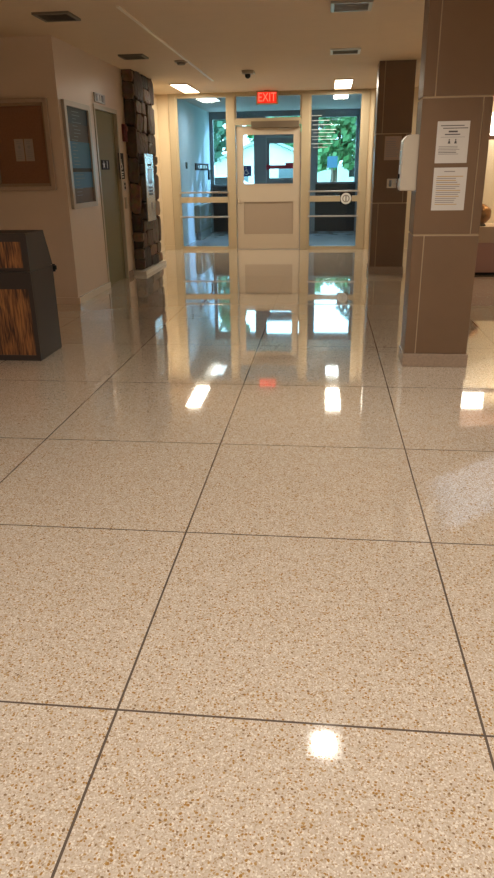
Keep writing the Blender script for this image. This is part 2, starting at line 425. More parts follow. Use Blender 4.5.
wheelchair(st, 0, 0.12, 0.20, WHITE, (-0.006, -0.004))

# sign on the vestibule wall
vs = thing('wall_sign', 'long dark red sign with white marks on the blue-grey vestibule wall', 'sign', (-2.8, 16.25, 1.50))
boxo('sign_board', mat('sign_maroon', (0.02, 0.008, 0.012), 0.8, spec=0.2), (0, 0.02, -0.85, 0.85, -0.07, 0.07), vs)
b = bm_new()
box(b, 0.02, 0.023, -0.35, -0.05, -0.03, 0.035); box(b, 0.02, 0.023, 0.05, 0.35, -0.03, 0.035)
prism(b, [(-0.6, 0.0), (-0.45, 0.04), (-0.45, -0.04)], 'x', 0.02, 0.023); prism(b, [(0.6, 0.0), (0.45, -0.04), (0.45, 0.04)], 'x', 0.02, 0.023)
obj('sign_marks', b, WHITE, vs)
o = boxo('door_control', BLACK, (-2.8, -2.77, 17.1, 17.32, 1.22, 1.44), bev=0.003); recentre(o, (-2.785, 17.21, 1.22))
tag(o, 'small black wall box below the end of the long sign in the vestibule', 'control box')
o = boxo('light_switch', BLACK, (-2.8, -2.785, 14.38, 14.52, 1.46, 1.58), bev=0.003); recentre(o, (-2.79, 14.45, 1.46))
tag(o, 'small dark switch plate on the vestibule wall left of the long sign', 'switch')
# convector heater on vestibule wall
ch = thing('wall_heater', 'grey-green wall heater low on the vestibule wall under the sign', 'heater', (-2.8, 15.9, 0.0))
boxo('casing', mat('heater', (0.15, 0.15, 0.12), 0.5), (0, 0.12, -0.75, 0.80, 0.16, 0.72), ch, 0.01)
b = bm_new()
for i in range(6): box(b, 0.12, 0.124, -0.68, 0.73, 0.22+i*0.02, 0.228+i*0.02)
box(b, 0.02, 0.10, -0.65, 0.7, 0.0, 0.16)
obj('grille', b, DKFRAME, ch)

# ------------------------------------------------------------------ ceiling fixtures
def ceiling_lamp(x, y, sx, sy, label, strength, col, watts, spread, group=None, frame=0.03, depth=0.02, lsz=None):
    t = thing('ceiling_light', label, 'ceiling light', (x, y, H), group)
    b = bm_new(); hx, hy = sx/2, sy/2
    box(b, -hx-frame, hx+frame, -hy-frame, -hy, -depth, 0); box(b, -hx-frame, hx+frame, hy, hy+frame, -depth, 0)
    box(b, -hx-frame, -hx, -hy, hy, -depth, 0); box(b, hx, hx+frame, -hy, hy, -depth, 0)
    obj('lamp_frame', b, CEIL if frame < 0.02 else WHITE, t)
    b = bm_new(); box(b, -hx, hx, -hy, hy, -depth*0.6, -0.001); obj('diffuser', b, emis('lamp_%d_%d' % (round(x*10), round(y*10)), col, strength), t)
    if watts:
        a = area('lamp_light', (x, y, H-depth-0.004), lsz or sx*0.95, lsz or sy*0.95, watts, col, spread)
        a.visible_glossy = True
    return t
ceiling_lamp(-2.37, 12.45, 0.27, 1.25, 'long lit white ceiling light nearest the stone column, before the entrance glass', 9, (1, 0.90, 0.72), 25, 180, frame=0.012)
ceiling_lamp(0.23, 12.45, 0.27, 1.25, 'lit white ceiling light just before the tall glass right of the door', 9, (1, 0.90, 0.72), 25, 180, frame=0.012)
ceiling_lamp(-2.25, 14.35, 0.28, 0.75, 'lit ceiling light seen through the tall glass left of the door', 3, (0.9, 0.97, 1.0), 7, 140, frame=0.012)
ceiling_lamp(0.23, 14.45, 0.28, 0.75, 'lit ceiling light seen through the tall glass right of the door', 4, (0.9, 0.97, 1.0), 7, 140, frame=0.012)
FG = 26
t = ceiling_lamp(0.10, 4.0, 0.26, 0.26, 'lit square ceiling light whose glare shows on the nearest floor slabs', 2.2, (1, 0.93, 0.82), 11, 120, lsz=0.13)
b = bm_new(); cyl(b, (0, 0, -0.012), (0, 0, -0.018), 0.085, 0.07, 28); obj('bulb', b, emis('bulb', (1, 0.95, 0.86), 60), t)
for x, y, e_, lab in ((0.14, 1.2, 21, 'ceiling light straight above the viewer'), (-2.4, 1.2, 18, 'ceiling light above and left of the viewer'),
                 (2.7, 1.2, 18, 'ceiling light above and right of the viewer'), (-2.4, -1.2, 15, 'ceiling light behind and left of the viewer'),
                 (0.14, -1.2, 22, 'ceiling light straight behind the viewer'), (2.7, -1.2, 15, 'ceiling light behind and right of the viewer'),
                 (2.9, 4.0, 7, 'ceiling light right of the foreground pillar')):
    ceiling_lamp(x, y, 0.26, 0.26, 'lit square '+lab, 10, SOFT, e_, 165, group='square ceiling lights out of frame')

def ceiling_vent(x, y, s_, label, cat, nm, m1, m2, m3, n=6):
    t = thing(nm, label, cat, (x, y, H))
    b = bm_new(); h = s_/2; f = 0.03
    box(b, -h, h, -h, -h+f, -0.018, 0); box(b, -h, h, h-f, h, -0.018, 0); box(b, -h, -h+f, -h+f, h-f, -0.018, 0); box(b, h-f, h, -h+f, h-f, -0.018, 0)
    obj('vent_frame', b, m1, t)
    b = bm_new(); box(b, -h+f, h-f, -h+f, h-f, -0.004, -0.001); obj('backing', b, m2, t)
    for i in range(n):
        yy = -h+f+(s_-2*f)*(i+0.5)/n
        b = bm_new(); fs = box(b, -h+f, h-f, -0.010, 0.010, -0.0015, 0.0015)
        bmesh.ops.rotate(b, verts=b.verts[:], cent=(0, 0, 0), matrix=Matrix.Rotation(0.5, 3, 'X'))
        bmesh.ops.translate(b, verts=b.verts[:], vec=(0, yy, -0.0115))
        obj('slat', b, m3, t)
    return t
VD = mat('vent_dark', (0.05, 0.042, 0.035), 0.6); VM = mat('vent_metal', (0.17, 0.14, 0.11), 0.5); VL = mat('vent_light', (0.42, 0.40, 0.37), 0.3, metal=0.4)
ceiling_vent(-2.41, 6.73, 0.33, 'dark louvred ceiling vent nearest the corkboard wall', 'ceiling vent', 'ceiling_vent', VM, VD, VM)
ceiling_vent(-2.34, 9.05, 0.30, 'dark flat ceiling vent just before the stone column', 'ceiling vent', 'ceiling_vent', VM, VD, VM)
ceiling_vent(0.17, 6.78, 0.35, 'grey louvred ceiling fixture at the top edge near the big pillar', 'ceiling fixture', 'ceiling_fixture', VL, mat('lens', (0.35, 0.31, 0.27), 0.4), VL, 5)
t = ceiling_vent(0.18, 9.17, 0.35, 'shiny metal ceiling fixture between the louvred fixture and the lit light', 'ceiling fixture', 'ceiling_fixture', mat('bright_trim', (0.8, 0.78, 0.74), 0.4), mat('lens', (0, 0, 0)), VL, 4)

# thin ceiling strip, detector, camera
b = bm_new(); box(b, -1.79, -1.762, 6.45, 11.6, H-0.012, H); struct('trim_3', b, mat('strip', (0.90, 0.80, 0.66), 0.3))
sd = thing('smoke_detector', 'small round detector beside the thin ceiling strip', 'smoke detector', (-1.86, 9.55, H))
b = bm_new(); cyl(b, (0, 0, 0), (0, 0, -0.02), 0.085, 0.08, 32); obj('detector_base', b, mat('detector', (0.42, 0.33, 0.24), 0.5), sd)
b = bm_new(); cyl(b, (0, 0, -0.02), (0, 0, -0.045), 0.06, 0.045, 32); obj('detector_head', b, mat('detector_dark', (0.16, 0.12, 0.09), 0.5), sd)
sc = thing('security_camera', 'small ceiling dome camera with a black lens left of the exit sign', 'security camera', (-1.13, 10.6, H))
b = bm_new(); cyl(b, (0, 0, 0), (0, 0, -0.045), 0.085, 0.075, 32); obj('camera_base', b, mat('cam_base', (0.50, 0.42, 0.34), 0.5), sc)
b = bm_new(); bmesh.ops.create_uvsphere(b, u_segments=24, v_segments=14, radius=0.040); bmesh.ops.translate(b, verts=b.verts[:], vec=(0.0, 0, -0.062))
for f in b.faces: f.smooth = True
obj('lens_dome', b, mat('dome_black', (0.01, 0.01, 0.012), 0.08), sc)
b = bm_new(); box(b, 0.07, 0.085, -0.02, 0.20, -0.03, -0.005); obj('bracket', b, WHITE, sc)

# exit sign
ex = thing('exit_sign', 'red lit EXIT sign hanging from the ceiling before the door transom', 'exit sign', (-1.065, 13.1, H))
boxo('housing', mat('exit_housing', (0.45, 0.30, 0.18), 0.5), (-0.19, 0.19, 0.0, 0.05, -0.225, -0.012), ex, 0.004)
boxo('ceiling_bracket', mat('exit_housing', (0, 0, 0)), (-0.05, 0.05, 0.01, 0.04, -0.012, 0.0), ex)
boxo('face', mat('exit_face', (0.35, 0.02, 0.01), 0.4, emit=(1, 0.03, 0.012), estr=0.6), (-0.165, 0.165, -0.004, 0.0, -0.205, -0.032), ex)
text('lettering', 'EXIT', 0.20, mat('exit_letter', (1, 0.1, 0.05), 0.4, emit=(1, 0.10, 0.06), estr=1.7), ex, mtx=Matrix.Translation((0, -0.0055, -0.119)) @ FACE_Y @ Matrix.Diagonal((0.78, 1, 1, 1)))

# ------------------------------------------------------------------ lift door in the left wall
TRIMC = mat('lift_frame', (0.50, 0.42, 0.30), 0.35)
d3 = leafless('door_3')
b = bm_new()
box(b, -2.84, -2.79, 8.755, 8.805, 0, 2.175); box(b, -2.84, -2.79, 9.695, 9.735, 0, 2.175); box(b, -2.84, -2.79, 8.805, 9.695, 2.125, 2.175)
obj('door_frame', b, TRIMC, d3)
boxo('door_leaf', mat('lift_door', (0.20, 0.165, 0.07), 0.6, noise=0.05), (-2.87, -2.835, 8.802, 9.698, 0.0, 2.128), d3)
b = bm_new(); box(b, -2.836, -2.834, 9.60, 9.603, 0, 2.128); obj('door_seam', b, BLACK, d3)
pl = thing('floor_number_plate', 'small black plate with a white star and 1 on the olive lift door', 'sign', (-2.834, 9.16, 1.44))
boxo('plate', BLACK, (0, 0.006, -0.16, 0.16, 0, 0.115), pl)
b = bm_new()
star = [((0.05 if k % 2 == 0 else 0.02)*math.sin(k*PI/5)-0.07, 0.057+(0.05 if k % 2 == 0 else 0.02)*math.cos(k*PI/5)) for k in range(10)]
prism(b, star, 'x', 0.006, 0.008); obj('star', b, WHITE, pl)
text('numeral', '1', 0.13, WHITE, pl, mtx=Matrix.Translation((0.007, 0.07, 0.057)) @ FACE_X @ Matrix.Diagonal((1.3, 1, 1, 1)))
ind = thing('floor_indicator', 'small lit grey lift indicator above the olive lift door', 'lift indicator', (-2.8, 9.02, 2.20))
boxo('casing', mat('ind_case', (0.40, 0.36, 0.34), 0.4), (0, 0.012, -0.20, 0.22, 0.0, 0.105), ind, 0.003)
for y0_ in (-0.15, 0.07): boxo('arrow_window', mat('ind_dark', (0.04, 0.02, 0.03), 0.4), (0.012, 0.014, y0_, y0_+0.07, 0.015, 0.09), ind)
text('numeral', '1', 0.09, mat('ind_dark', (0, 0, 0)), ind, mtx=Matrix.Translation((0.013, 0.0, 0.052)) @ FACE_X)
fa = thing('fire_alarm', 'narrow dark red fire alarm between the lift door and the stone column', 'fire alarm', (-2.8, 9.99, 1.80))
boxo('alarm_body', mat('alarm_red', (0.12, 0.01, 0.01), 0.4), (0, 0.045, -0.055, 0.055, 0.0, 0.22), fa, 0.006)
boxo('strobe', mat('strobe', (0.3, 0.12, 0.1), 0.2), (0.045, 0.06, -0.035, 0.035, 0.13, 0.19), fa, 0.004)
ls = thing('lift_sign', 'black wall sign with a white wheelchair symbol right of the lift door', 'sign', (-2.8, 9.78, 1.32))
boxo('plate', BLACK, (0, 0.006, -0.12, 0.12, 0, 0.33), ls)
wheelchair(ls, 0.0, 0.185, 0.15, WHITE, (0.006, 0.008), 'x')
b = bm_new()
for k, z in enumerate((0.02, 0.05, 0.08)): box(b, 0.006, 0.008, -0.06, 0.06-0.02*(k % 2), z, z+0.014)
obj('lettering', b, WHITE, ls)
cb = thing('lift_button_plate', 'small pale lift call plate below the black wheelchair sign', 'call button', (-2.8, 9.86, 1.17))
boxo('plate', ALU, (0, 0.006, -0.05, 0.05, 0, 0.12), cb)
b = bm_new(); cyl(b, (0.006, 0, 0.085), (0.014, 0, 0.085), 0.018); cyl(b, (0.006, 0, 0.035), (0.014, 0, 0.035), 0.018); obj('button', b, BLACK, cb)
o = boxo('light_switch', mat('switch_tan', (0.4, 0.3, 0.2), 0.4), (-2.8, -2.79, 9.82, 9.90, 0.93, 1.08), bev=0.002); recentre(o, (-2.8, 9.86, 0.93))
tag(o, 'small tan wall plate under the lift call plate', 'wall plate')

# ------------------------------------------------------------------ directory board
db = thing('directory_board', 'tall framed directory board with blue and dark panels left of the lift door', 'directory board', (-2.8, 8.10, 1.03))
b = bm_new()
box(b, 0, 0.035, -0.42, -0.355, 0, 1.10); box(b, 0, 0.035, 0.355, 0.42, 0, 1.10); box(b, 0, 0.035, -0.355, 0.355, 0, 0.055); box(b, 0, 0.035, -0.355, 0.355, 1.045, 1.10)
obj('board_frame', b, mat('dir_frame', (0.45, 0.38, 0.30), 0.35), db)
secs = ((1.045, 0.88, (0.03, 0.05, 0.065)), (0.88, 0.70, (0.075, 0.06, 0.055)), (0.70, 0.425, (0.05, 0.17, 0.30)), (0.425, 0.385, (0.006, 0.005, 0.008)), (0.385, 0.215, (0.06, 0.19, 0.34)), (0.215, 0.055, (0.13, 0.09, 0.07)))
for i, (z1, z0, cc) in enumerate(secs):
    boxo('board_panel', mat('dir_%d' % i, cc, 0.55, spec=0.3), (0, 0.015, -0.355, 0.355, z0, z1), db)
b = bm_new(); rnd = random.Random(3)
z = 1.0
while z > 0.1:
    if not 0.37 < z < 0.44:
        st_ = -0.26+rnd.random()*0.04
        L_ = rnd.uniform(0.10, 0.34) if z > 0.72 or z < 0.36 else rnd.uniform(0.10, 0.2)
        if z > 0.72: st_ += 0.08
        box(b, 0.015, 0.0165, st_, st_+L_, z, z+0.006)
    z -= 0.036
obj('lettering', b, mat('dir_text', (0.20, 0.24, 0.27), 0.5), db)

# ------------------------------------------------------------------ notice corkboard
nb = thing('notice_board', 'cork notice board in a pale wooden frame on the left wall', 'notice board', (-3.24, 7.6, 1.235))
OAK = mat('oak_frame', (0.46, 0.33, 0.24), 0.4, noise=0.10, nscale=20)
b = bm_new()
for x0, x1, z0, z1 in ((-0.345, -0.30, 0, 0.9), (0.285, 0.33, 0, 0.9), (-0.30, 0.285, 0, 0.042), (-0.30, 0.285, 0.858, 0.9)):
    box(b, x0, x1, -0.05, 0, z0, z1, 0.006)
obj('board_frame', b, OAK, nb)
b = bm_new()
for x0, x1, z0, z1 in ((-0.30, -0.285, 0.055, 0.845), (0.27, 0.285, 0.055, 0.845), (-0.285, 0.27, 0.042, 0.07), (-0.285, 0.27, 0.83, 0.858)):
    box(b, x0, x1, -0.042, 0, z0, z1)
obj('inner_rim', b, mat('rim', (0.30, 0.20, 0.12), 0.5), nb)
boxo('cork', mat('cork', (0.25, 0.115, 0.055), 0.85, noise=0.3, nscale=120), (-0.285, 0.27, -0.012, 0, 0.07, 0.83), nb)
def sheet_lines(b, x0, x1, z0, z1, y, n, seed, axis='y', mis=(0,)):
    rnd = random.Random(seed); dz = (z1-z0)/n
    for i in range(n):
        a = x0+rnd.random()*0.004; e_ = x1-rnd.random()*(x1-x0)*0.3
        z = z1-dz*(i+0.5)
        box(b, a, e_, y-0.0006, y, z-dz*0.2, z+dz*0.2, mi=mis[rnd.randrange(len(mis))])
for i, (x0, x1, lab) in enumerate(((-3.325, -3.225, 'left of the two white sheets pinned on the cork notice board'), (-3.215, -3.118, 'right of the two white sheets pinned on the cork notice board'))):
    t = thing('pinned_sheet', lab, 'paper', ((x0+x1)/2, 7.586, 1.53), 'sheets pinned on the corkboard')
    w_ = (x1-x0)/2
    boxo('sheet', mat('pinned_paper', (0.40, 0.32, 0.28), 0.8), (-w_, w_, -0.0015, 0, 0, 0.22), t)
    b = bm_new(); sheet_lines(b, -w_+0.015, w_-0.015, 0.02, 0.11, -0.0015, 5, i+5)
    sheet_lines(b, -w_+0.02, w_-0.02, 0.17, 0.205, -0.0015, 2, i+8)
    cyl(b, (0, -0.0015, 0.14), (0, -0.0022, 0.14), 0.017, n=16)
    obj('print', b, INK2, t)

# ------------------------------------------------------------------ litter cabinet at the left
def woodmat():
    M = bpy.data.materials.new('rustic_oak'); M.use_nodes = True; nt = M.node_tree; bs = nt.nodes['Principled BSDF']; L = nt.links.new
    tc = nt.nodes.new('ShaderNodeTexCoord'); mp = nt.nodes.new('ShaderNodeMapping'); mp.inputs['Scale'].default_value = (16, 16, 2.2)
    L(tc.outputs['Object'], mp.inputs[0])
    n = nt.nodes.new('ShaderNodeTexNoise'); n.inputs['Scale'].default_value = 1.6; n.inputs['Detail'].default_value = 6; n.inputs['Distortion'].default_value = 1.0
    L(mp.outputs[0], n.inputs['Vector'])
    m2 = nt.nodes.new('ShaderNodeMapping'); m2.inputs['Scale'].default_value = (60, 60, 4); L(tc.outputs['Object'], m2.inputs[0])
    n2 = nt.nodes.new('ShaderNodeTexNoise'); n2.inputs['Scale'].default_value = 1.5; n2.inputs['Detail'].default_value = 3; L(m2.outputs[0], n2.inputs['Vector'])
    ml = nt.nodes.new('ShaderNodeMath'); ml.operation = 'MULTIPLY'; L(n.outputs['Fac'], ml.inputs[0]); L(n2.outputs['Fac'], ml.inputs[1])
    r = nt.nodes.new('ShaderNodeValToRGB'); L(ml.outputs[0], r.inputs[0]); e = r.color_ramp.elements
    e[0].position = 0.16; e[0].color = (0.035, 0.014, 0.008, 1); e[1].position = 0.40; e[1].color = (0.40, 0.17, 0.05, 1)
    q = e.new(0.25); q.color = (0.19, 0.075, 0.026, 1)
    L(r.outputs[0], bs.inputs['Base Color']); bs.inputs['Roughness'].default_value = 0.5; return M
WOOD = woodmat(); DKB = mat('dark_laminate', (0.032, 0.022, 0.019), 0.5)
lc = thing('litter_cabinet', 'dark litter cabinet with brown wood-grain panels at the left edge', 'litter bin', (-2.55, 5.285, 0))
X0, X1, YF, YB, ZT = -0.31, 0.31, -0.185, 0.275, 0.985
b = bm_new(); box(b, X0, X1, YF+0.02, YB, 0.0, 0.70, 0.004); prism(b, [(YF+0.02, 0.705), (YB, 0.705), (YB-0.12, ZT), (YF+0.02, ZT)], 'x', X0, X1)
box(b, X0+0.01, X1-0.01, YF+0.03, YB-0.01, 0.69, 0.72)
obj('cabinet_body', b, DKB, lc)
b = bm_new()
for x0, x1, z0, z1 in ((X0, X0+0.06, 0.0, 0.70), (X1-0.035, X1, 0.0, 0.70), (X0+0.06, X1-0.035, 0.57, 0.70), (X0+0.06, X1-0.035, 0.0, 0.045)):
    box(b, x0, x1, YF, YF+0.02, z0, z1)
obj('door_frame', b, DKB, lc)
boxo('door_panel', WOOD, (X0+0.06, X1-0.035, YF+0.006, YF+0.022, 0.045, 0.57), lc)
b = bm_new()
for x0, x1, z0, z1 in ((X0, X0+0.06, 0.705, ZT), (X1-0.05, X1, 0.705, ZT), (X0+0.06, X1-0.05, 0.925, ZT), (X0+0.06, X1-0.05, 0.705, 0.73)):
    box(b, x0, x1, YF, YF+0.02, z0, z1)
obj('flap_frame', b, DKB, lc)
boxo('flap', WOOD, (X0+0.06, X1-0.05, YF+0.006, YF+0.022, 0.73, 0.925), lc)
b = bm_new(); box(b, X1-0.03, X1+0.02, YB, YB+0.035, 0.655, 0.69, 0.004); cyl(b, (X1-0.005, YB+0.03, 0.64), (X1-0.005, YB+0.03, 0.70), 0.012); obj('hinge', b, BLACK, lc)

# ------------------------------------------------------------------ tiled pillars
TILE = mat('brown_tile', (0.172, 0.101, 0.055), 0.42, noise=0.12, nscale=4, bump=0.04)
GROUT = mat('grout', (0.46, 0.34, 0.22), 0.8)
def pillar(x0, x1, y0, y1, label):
    t = thing('tiled_pillar', label, 'pillar', ((x0+x1)/2, (y0+y1)/2, 0))
    hx, hy = (x1-x0)/2, (y1-y0)/2; g = 0.004
    b = bm_new(); box(b, -hx+0.006, hx-0.006, -hy+0.006, hy-0.006, 0.10, H); obj('grout_core', b, GROUT, t)
    b = bm_new()
    rows = ((0.10, 0.955, -hx+0.08), (0.965, 1.832, hx-0.06), (1.840, H, -hx+0.08))
    for z0, z1, jx in rows:
        for (a, c_) in ((-hx, jx-g), (jx+g, hx)):
            box(b, a, c_, -hy, -hy+0.012, z0+0.002, z1-0.002, 0.002); box(b, a, c_, hy-0.012, hy, z0+0.002, z1-0.002, 0.002)
        jy = -hy+(jx+hx)*2*hy/(2*hx)
        for (a, c_) in ((-hy+0.012, jy-g), (jy+g, hy-0.012)):
            box(b, -hx, -hx+0.012, a, c_, z0+0.002, z1-0.002, 0.002); box(b, hx-0.012, hx, a, c_, z0+0.002, z1-0.002, 0.002)
    obj('tiles', b, TILE, t)
    b = bm_new(); box(b, -hx-0.012, hx+0.012, -hy-0.012, hy+0.012, 0, 0.10, 0.004); obj('plinth', b, MARB, t)
    return t
pillar(0.620, 1.076, 5.11, 5.38, 'large brown tiled pillar in the foreground with two white notices')
pillar(0.642, 1.108, 10.07, 10.45, 'brown tiled pillar further back beside the entrance glass')

def notice(x0, x1, z0, z1, y, label, kind, seed):
    t = thing('notice_sheet', label, 'notice', ((x0+x1)/2, y, z0)); w_ = (x1-x0)/2; h_ = z1-z0
    boxo('sheet', PAPER if kind != 'old' else mat('old_paper', (0.42, 0.30, 0.24), 0.8), (-w_, w_, -0.002, 0, 0, h_), t)
    b = bm_new(); yy = -0.002
    if kind == 'people':
        sheet_lines(b, -w_*0.8, w_*0.95, h_*0.87, h_*0.92, yy, 1, seed); sheet_lines(b, -w_*0.65, w_*0.95, h_*0.81, h_*0.86, yy, 1, seed+1)
        box(b, -w_*0.28, w_*0.28, yy-0.0006, yy, h_*0.735, h_*0.775); box(b, -w_*0.5, w_*0.45, yy-0.0006, yy, h_*0.675, h_*0.70)
        box(b, -w_*0.75, w_*0.75, yy-0.0006, yy, h_*0.62, h_*0.626)
        for sx in (-0.2, 0.2):
            cx = sx*w_; prism(b, [(cx-0.009, h_*0.47), (cx+0.009, h_*0.47), (cx+0.004, h_*0.54), (cx-0.004, h_*0.54)], 'y', yy-0.0006, yy)
            cyl(b, (cx, yy, h_*0.562), (cx, yy-0.0006, h_*0.562), 0.0045, n=12)
        sheet_lines(b, -w_*0.85, w_*0.7, h_*0.2, h_*0.42, yy, 6, seed+2, mis=(1, 0, 1))
    else:
        sheet_lines(b, -w_*0.4, w_*0.4, h_*0.88, h_*0.94, yy, 1, seed, mis=(1,))
        sheet_lines(b, -w_*0.82, w_*0.8, h_*0.12, h_*0.82, yy, 15 if kind == 'text' else 8, seed+4, mis=(1, 1, 2) if kind == 'text' else (1,))
    obj('print', b, [INK, INK2, INK3], t)
    return t
notice(0.730, 0.942, 1.430, 1.69, 5.11, 'upper white notice with two small black figures on the foreground pillar', 'people', 3)
notice(0.731, 0.953, 1.125, 1.402, 5.11, 'lower white notice of plain text lines on the foreground pillar', 'text', 11)
notice(0.765, 0.985, 1.51, 1.805, 10.07, 'dim brownish notice on the further tiled pillar', 'old', 21)
cr = thing('metal_wall_plate', 'small metal plate on the further pillar under its notice', 'wall plate', (0.885, 10.07, 1.155))
boxo('plate', STEEL, (-0.065, 0.065, -0.008, 0, 0, 0.12), cr, 0.002)
b = bm_new(); box(b, -0.035, 0.0, -0.012, -0.008, 0.02, 0.10); obj('switch', b, mat('plate_switch', (0.2, 0.24, 0.28), 0.3), cr)

# soap/sanitiser dispenser on pillar side
sdp = thing('sanitiser_dispenser', 'beige hand sanitiser dispenser on the left side of the foreground pillar', 'dispenser', (0.620, 5.21, 1.255))
b = bm_new()
prism(b, [(0, 0.0), (-0.106, 0.0), (-0.112, 0.02), (-0.106, 0.325), (-0.075, 0.358), (0.0, 0.362)], 'y', -0.08, 0.08)
bmesh.ops.bevel(b, geom=b.edges[:], offset=0.005, segments=2, affect='EDGES')
obj('cover', b, mat('dispenser', (0.52, 0.45, 0.36), 0.3), sdp)
boxo('front_window', mat('disp_window', (0.45, 0.55, 0.62), 0.1), (-0.114, -0.106, -0.03, 0.03, 0.17, 0.26), sdp, 0.002)
b = bm_new(); cyl(b, (-0.10, 0, 0.095), (-0.120, 0, 0.095), 0.016); obj('lock', b, BLACK, sdp)

# ------------------------------------------------------------------ stone column
def stonemat():
    M = bpy.data.materials.new('field_stone'); M.use_nodes = True; nt = M.node_tree; bs = nt.nodes['Principled BSDF']; L = nt.links.new
    at = nt.nodes.new('ShaderNodeAttribute'); at.attribute_name = 'tone'
    tc = nt.nodes.new('ShaderNodeTexCoord'); n = nt.nodes.new('ShaderNodeTexNoise'); n.inputs['Scale'].default_value = 14; n.inputs['Detail'].default_value = 7
    L(tc.outputs['Object'], n.inputs['Vector'])
    r = nt.nodes.new('ShaderNodeValToRGB'); L(at.outputs['Fac'], r.inputs[0]); e = r.color_ramp.elements
    e[0].position = 0; e[0].color = (0.045, 0.031, 0.024, 1); e[1].position = 1; e[1].color = (0.24, 0.15, 0.09, 1)
    for p, cc in ((0.3, (0.12, 0.067, 0.038)), (0.55, (0.15, 0.108, 0.075)), (0.8, (0.21, 0.11, 0.055))):
        q = e.new(p); q.color = (*cc, 1)
    mx = nt.nodes.new('ShaderNodeMix'); mx.data_type = 'RGBA'; mx.blend_type = 'MULTIPLY'; mx.inputs[0].default_value = 1.0
    L(r.outputs[0], mx.inputs[6]); L(n.outputs['Color'], mx.inputs[7])
    g = nt.nodes.new('ShaderNodeMix'); g.data_type = 'RGBA'; g.blend_type = 'ADD'; g.inputs[0].default_value = 0.35; L(mx.outputs[2], g.inputs[6]); L(r.outputs[0], g.inputs[7])
    L(g.outputs[2], bs.inputs['Base Color']); bs.inputs['Roughness'].default_value = 0.8
    bp = nt.nodes.new('ShaderNodeBump'); bp.inputs['Strength'].default_value = 1.0; bp.inputs['Distance'].default_value = 0.03
    L(n.outputs['Fac'], bp.inputs['Height']); L(bp.outputs['Normal'], bs.inputs['Normal']); return M
def stone_column():
    t = thing('stone_column', 'dark rough field stone column standing right of the lift door', 'stone column', (-2.72, 10.65, 0))
    ox, oy = -2.72, 10.65
    xs0, xs1, ya, yb = -2.80, -2.67, 10.10, 11.24
    b = bm_new(); box(b, xs0-ox, xs1-ox, ya-oy+0.03, yb-oy, 0.055, H)
    obj('mortar_core', b, mat('mortar', (0.035, 0.026, 0.02), 0.9), t)
    b = bm_new(); lay = b.verts.layers.float.new('tone')
    rnd = random.Random(12)
    def stone(face, u0, u1, z0, z1, depth, tone):
        # irregular rounded polygon
        n = 12; cu, cz = (u0+u1)/2, (z0+z1)/2; hu, hz = (u1-u0)/2, (z1-z0)/2
        rings = []
        for (k, sc_, dp) in ((0, 1.0, -0.02), (1, 1.0, depth*0.75), (2, 0.93, depth*0.97), (3, 0.5, depth*1.0)):
            rings.append((sc_, dp))
        shape = []
        for i in range(n):
            a = 2*PI*i/n+0.13; ca, sa = math.cos(a), math.sin(a)
            m_ = max(abs(ca), abs(sa)); sq = 1/m_
            k = min(sq, 1.36)*rnd.uniform(0.93, 1.03)
            shape.append((max(-1, min(1, ca*k))*hu, max(-1, min(1, sa*k))*hz))
        tilt = rnd.uniform(-0.35, 0.35); tz = rnd.uniform(-0.15, 0.15)
        prev = None
        for sc_, dp in rings:
            ring = []
            for (du, dz_) in shape:
                uu, zz = cu+du*sc_, cz+dz_*sc_
                d_ = dp*(1+(tilt*du/hu+tz*dz_/hz)*(1 if dp > 0 else 0))
                p = (xs1-ox+d_, uu-oy, zz) if face == 'x' else (uu-ox, ya-oy+0.03-d_, zz)
                v = b.verts.new(p); v[lay] = tone; ring.append(v)
            if prev:
                for i in range(n):
                    f = b.faces.new([prev[i], prev[(i+1) % n], ring[(i+1) % n], ring[i]])
            prev = ring
        b.faces.new(prev)
    # corridor face: irregular coursing by columns of varying width
    def fill(face, u0, u1):
        cols = []
        z = 0.055
        while z < H-0.02:
            hgt = rnd.uniform(0.20, 0.42); z1 = min(z+hgt, H)
            if H-z1 < 0.1: z1 = H
            u = u0
            while u < u1-0.01:
                wd = rnd.uniform(0.20, 0.50) if face == 'x' else rnd.uniform(0.1, 0.16)
                e_ = min(u+wd, u1)
                if u1-e_ < 0.1: e_ = u1
                # sometimes split the cell in two courses
                if z1-z > 0.22 and rnd.random() < 0.35:
                    zm = z+(z1-z)*rnd.uniform(0.4, 0.6)
                    stone(face, u+0.002, e_-0.002, z+0.003, zm-0.002, rnd.uniform(0.02, 0.05), rnd.random())
                    stone(face, u+0.002, e_-0.002, zm+0.002, z1-0.003, rnd.uniform(0.02, 0.05), rnd.random())
                else:
                    stone(face, u+0.002, e_-0.002, z+0.003, z1-0.003, rnd.uniform(0.02, 0.055), rnd.random())
                u = e_
            z = z1
    fill('x', ya+0.03, yb); fill('y', xs0, xs1+0.03)
    obj('masonry', b, stonemat(), t)
    b = bm_new(); prism(b, [(xs0-ox, 9.99-oy), (-2.63-ox, 9.93-oy), (-2.585-ox, 9.93-oy), (-2.585-ox, yb+0.02-oy), (xs0-ox, yb+0.02-oy)], 'z', 0, 0.055)
    obj('base', b, MARBW, t)
stone_column()
cp = thing('call_panel', 'tall stainless steel call panel with keypad on the stone column', 'call panel', (-2.56, 10.40, 0.73))
boxo('faceplate', STEEL, (-0.02, 0.0, -0.24, 0.24, 0, 0.92), cp, 0.004)
boxo('display', mat('disp', (0.25, 0.35, 0.5), 0.1), (0, 0.004, -0.12, 0.12, 0.52, 0.72), cp)
boxo('speaker_slot', BLACK, (0, 0.004, -0.10, 0.10, 0.76, 0.785), cp)
b = bm_new()
for i in range(3):
    for k in range(3): box(b, 0, 0.006, -0.10+k*0.075, -0.05+k*0.075, 0.36+i*0.045, 0.39+i*0.045)
obj('keypad', b, KEYS, cp)
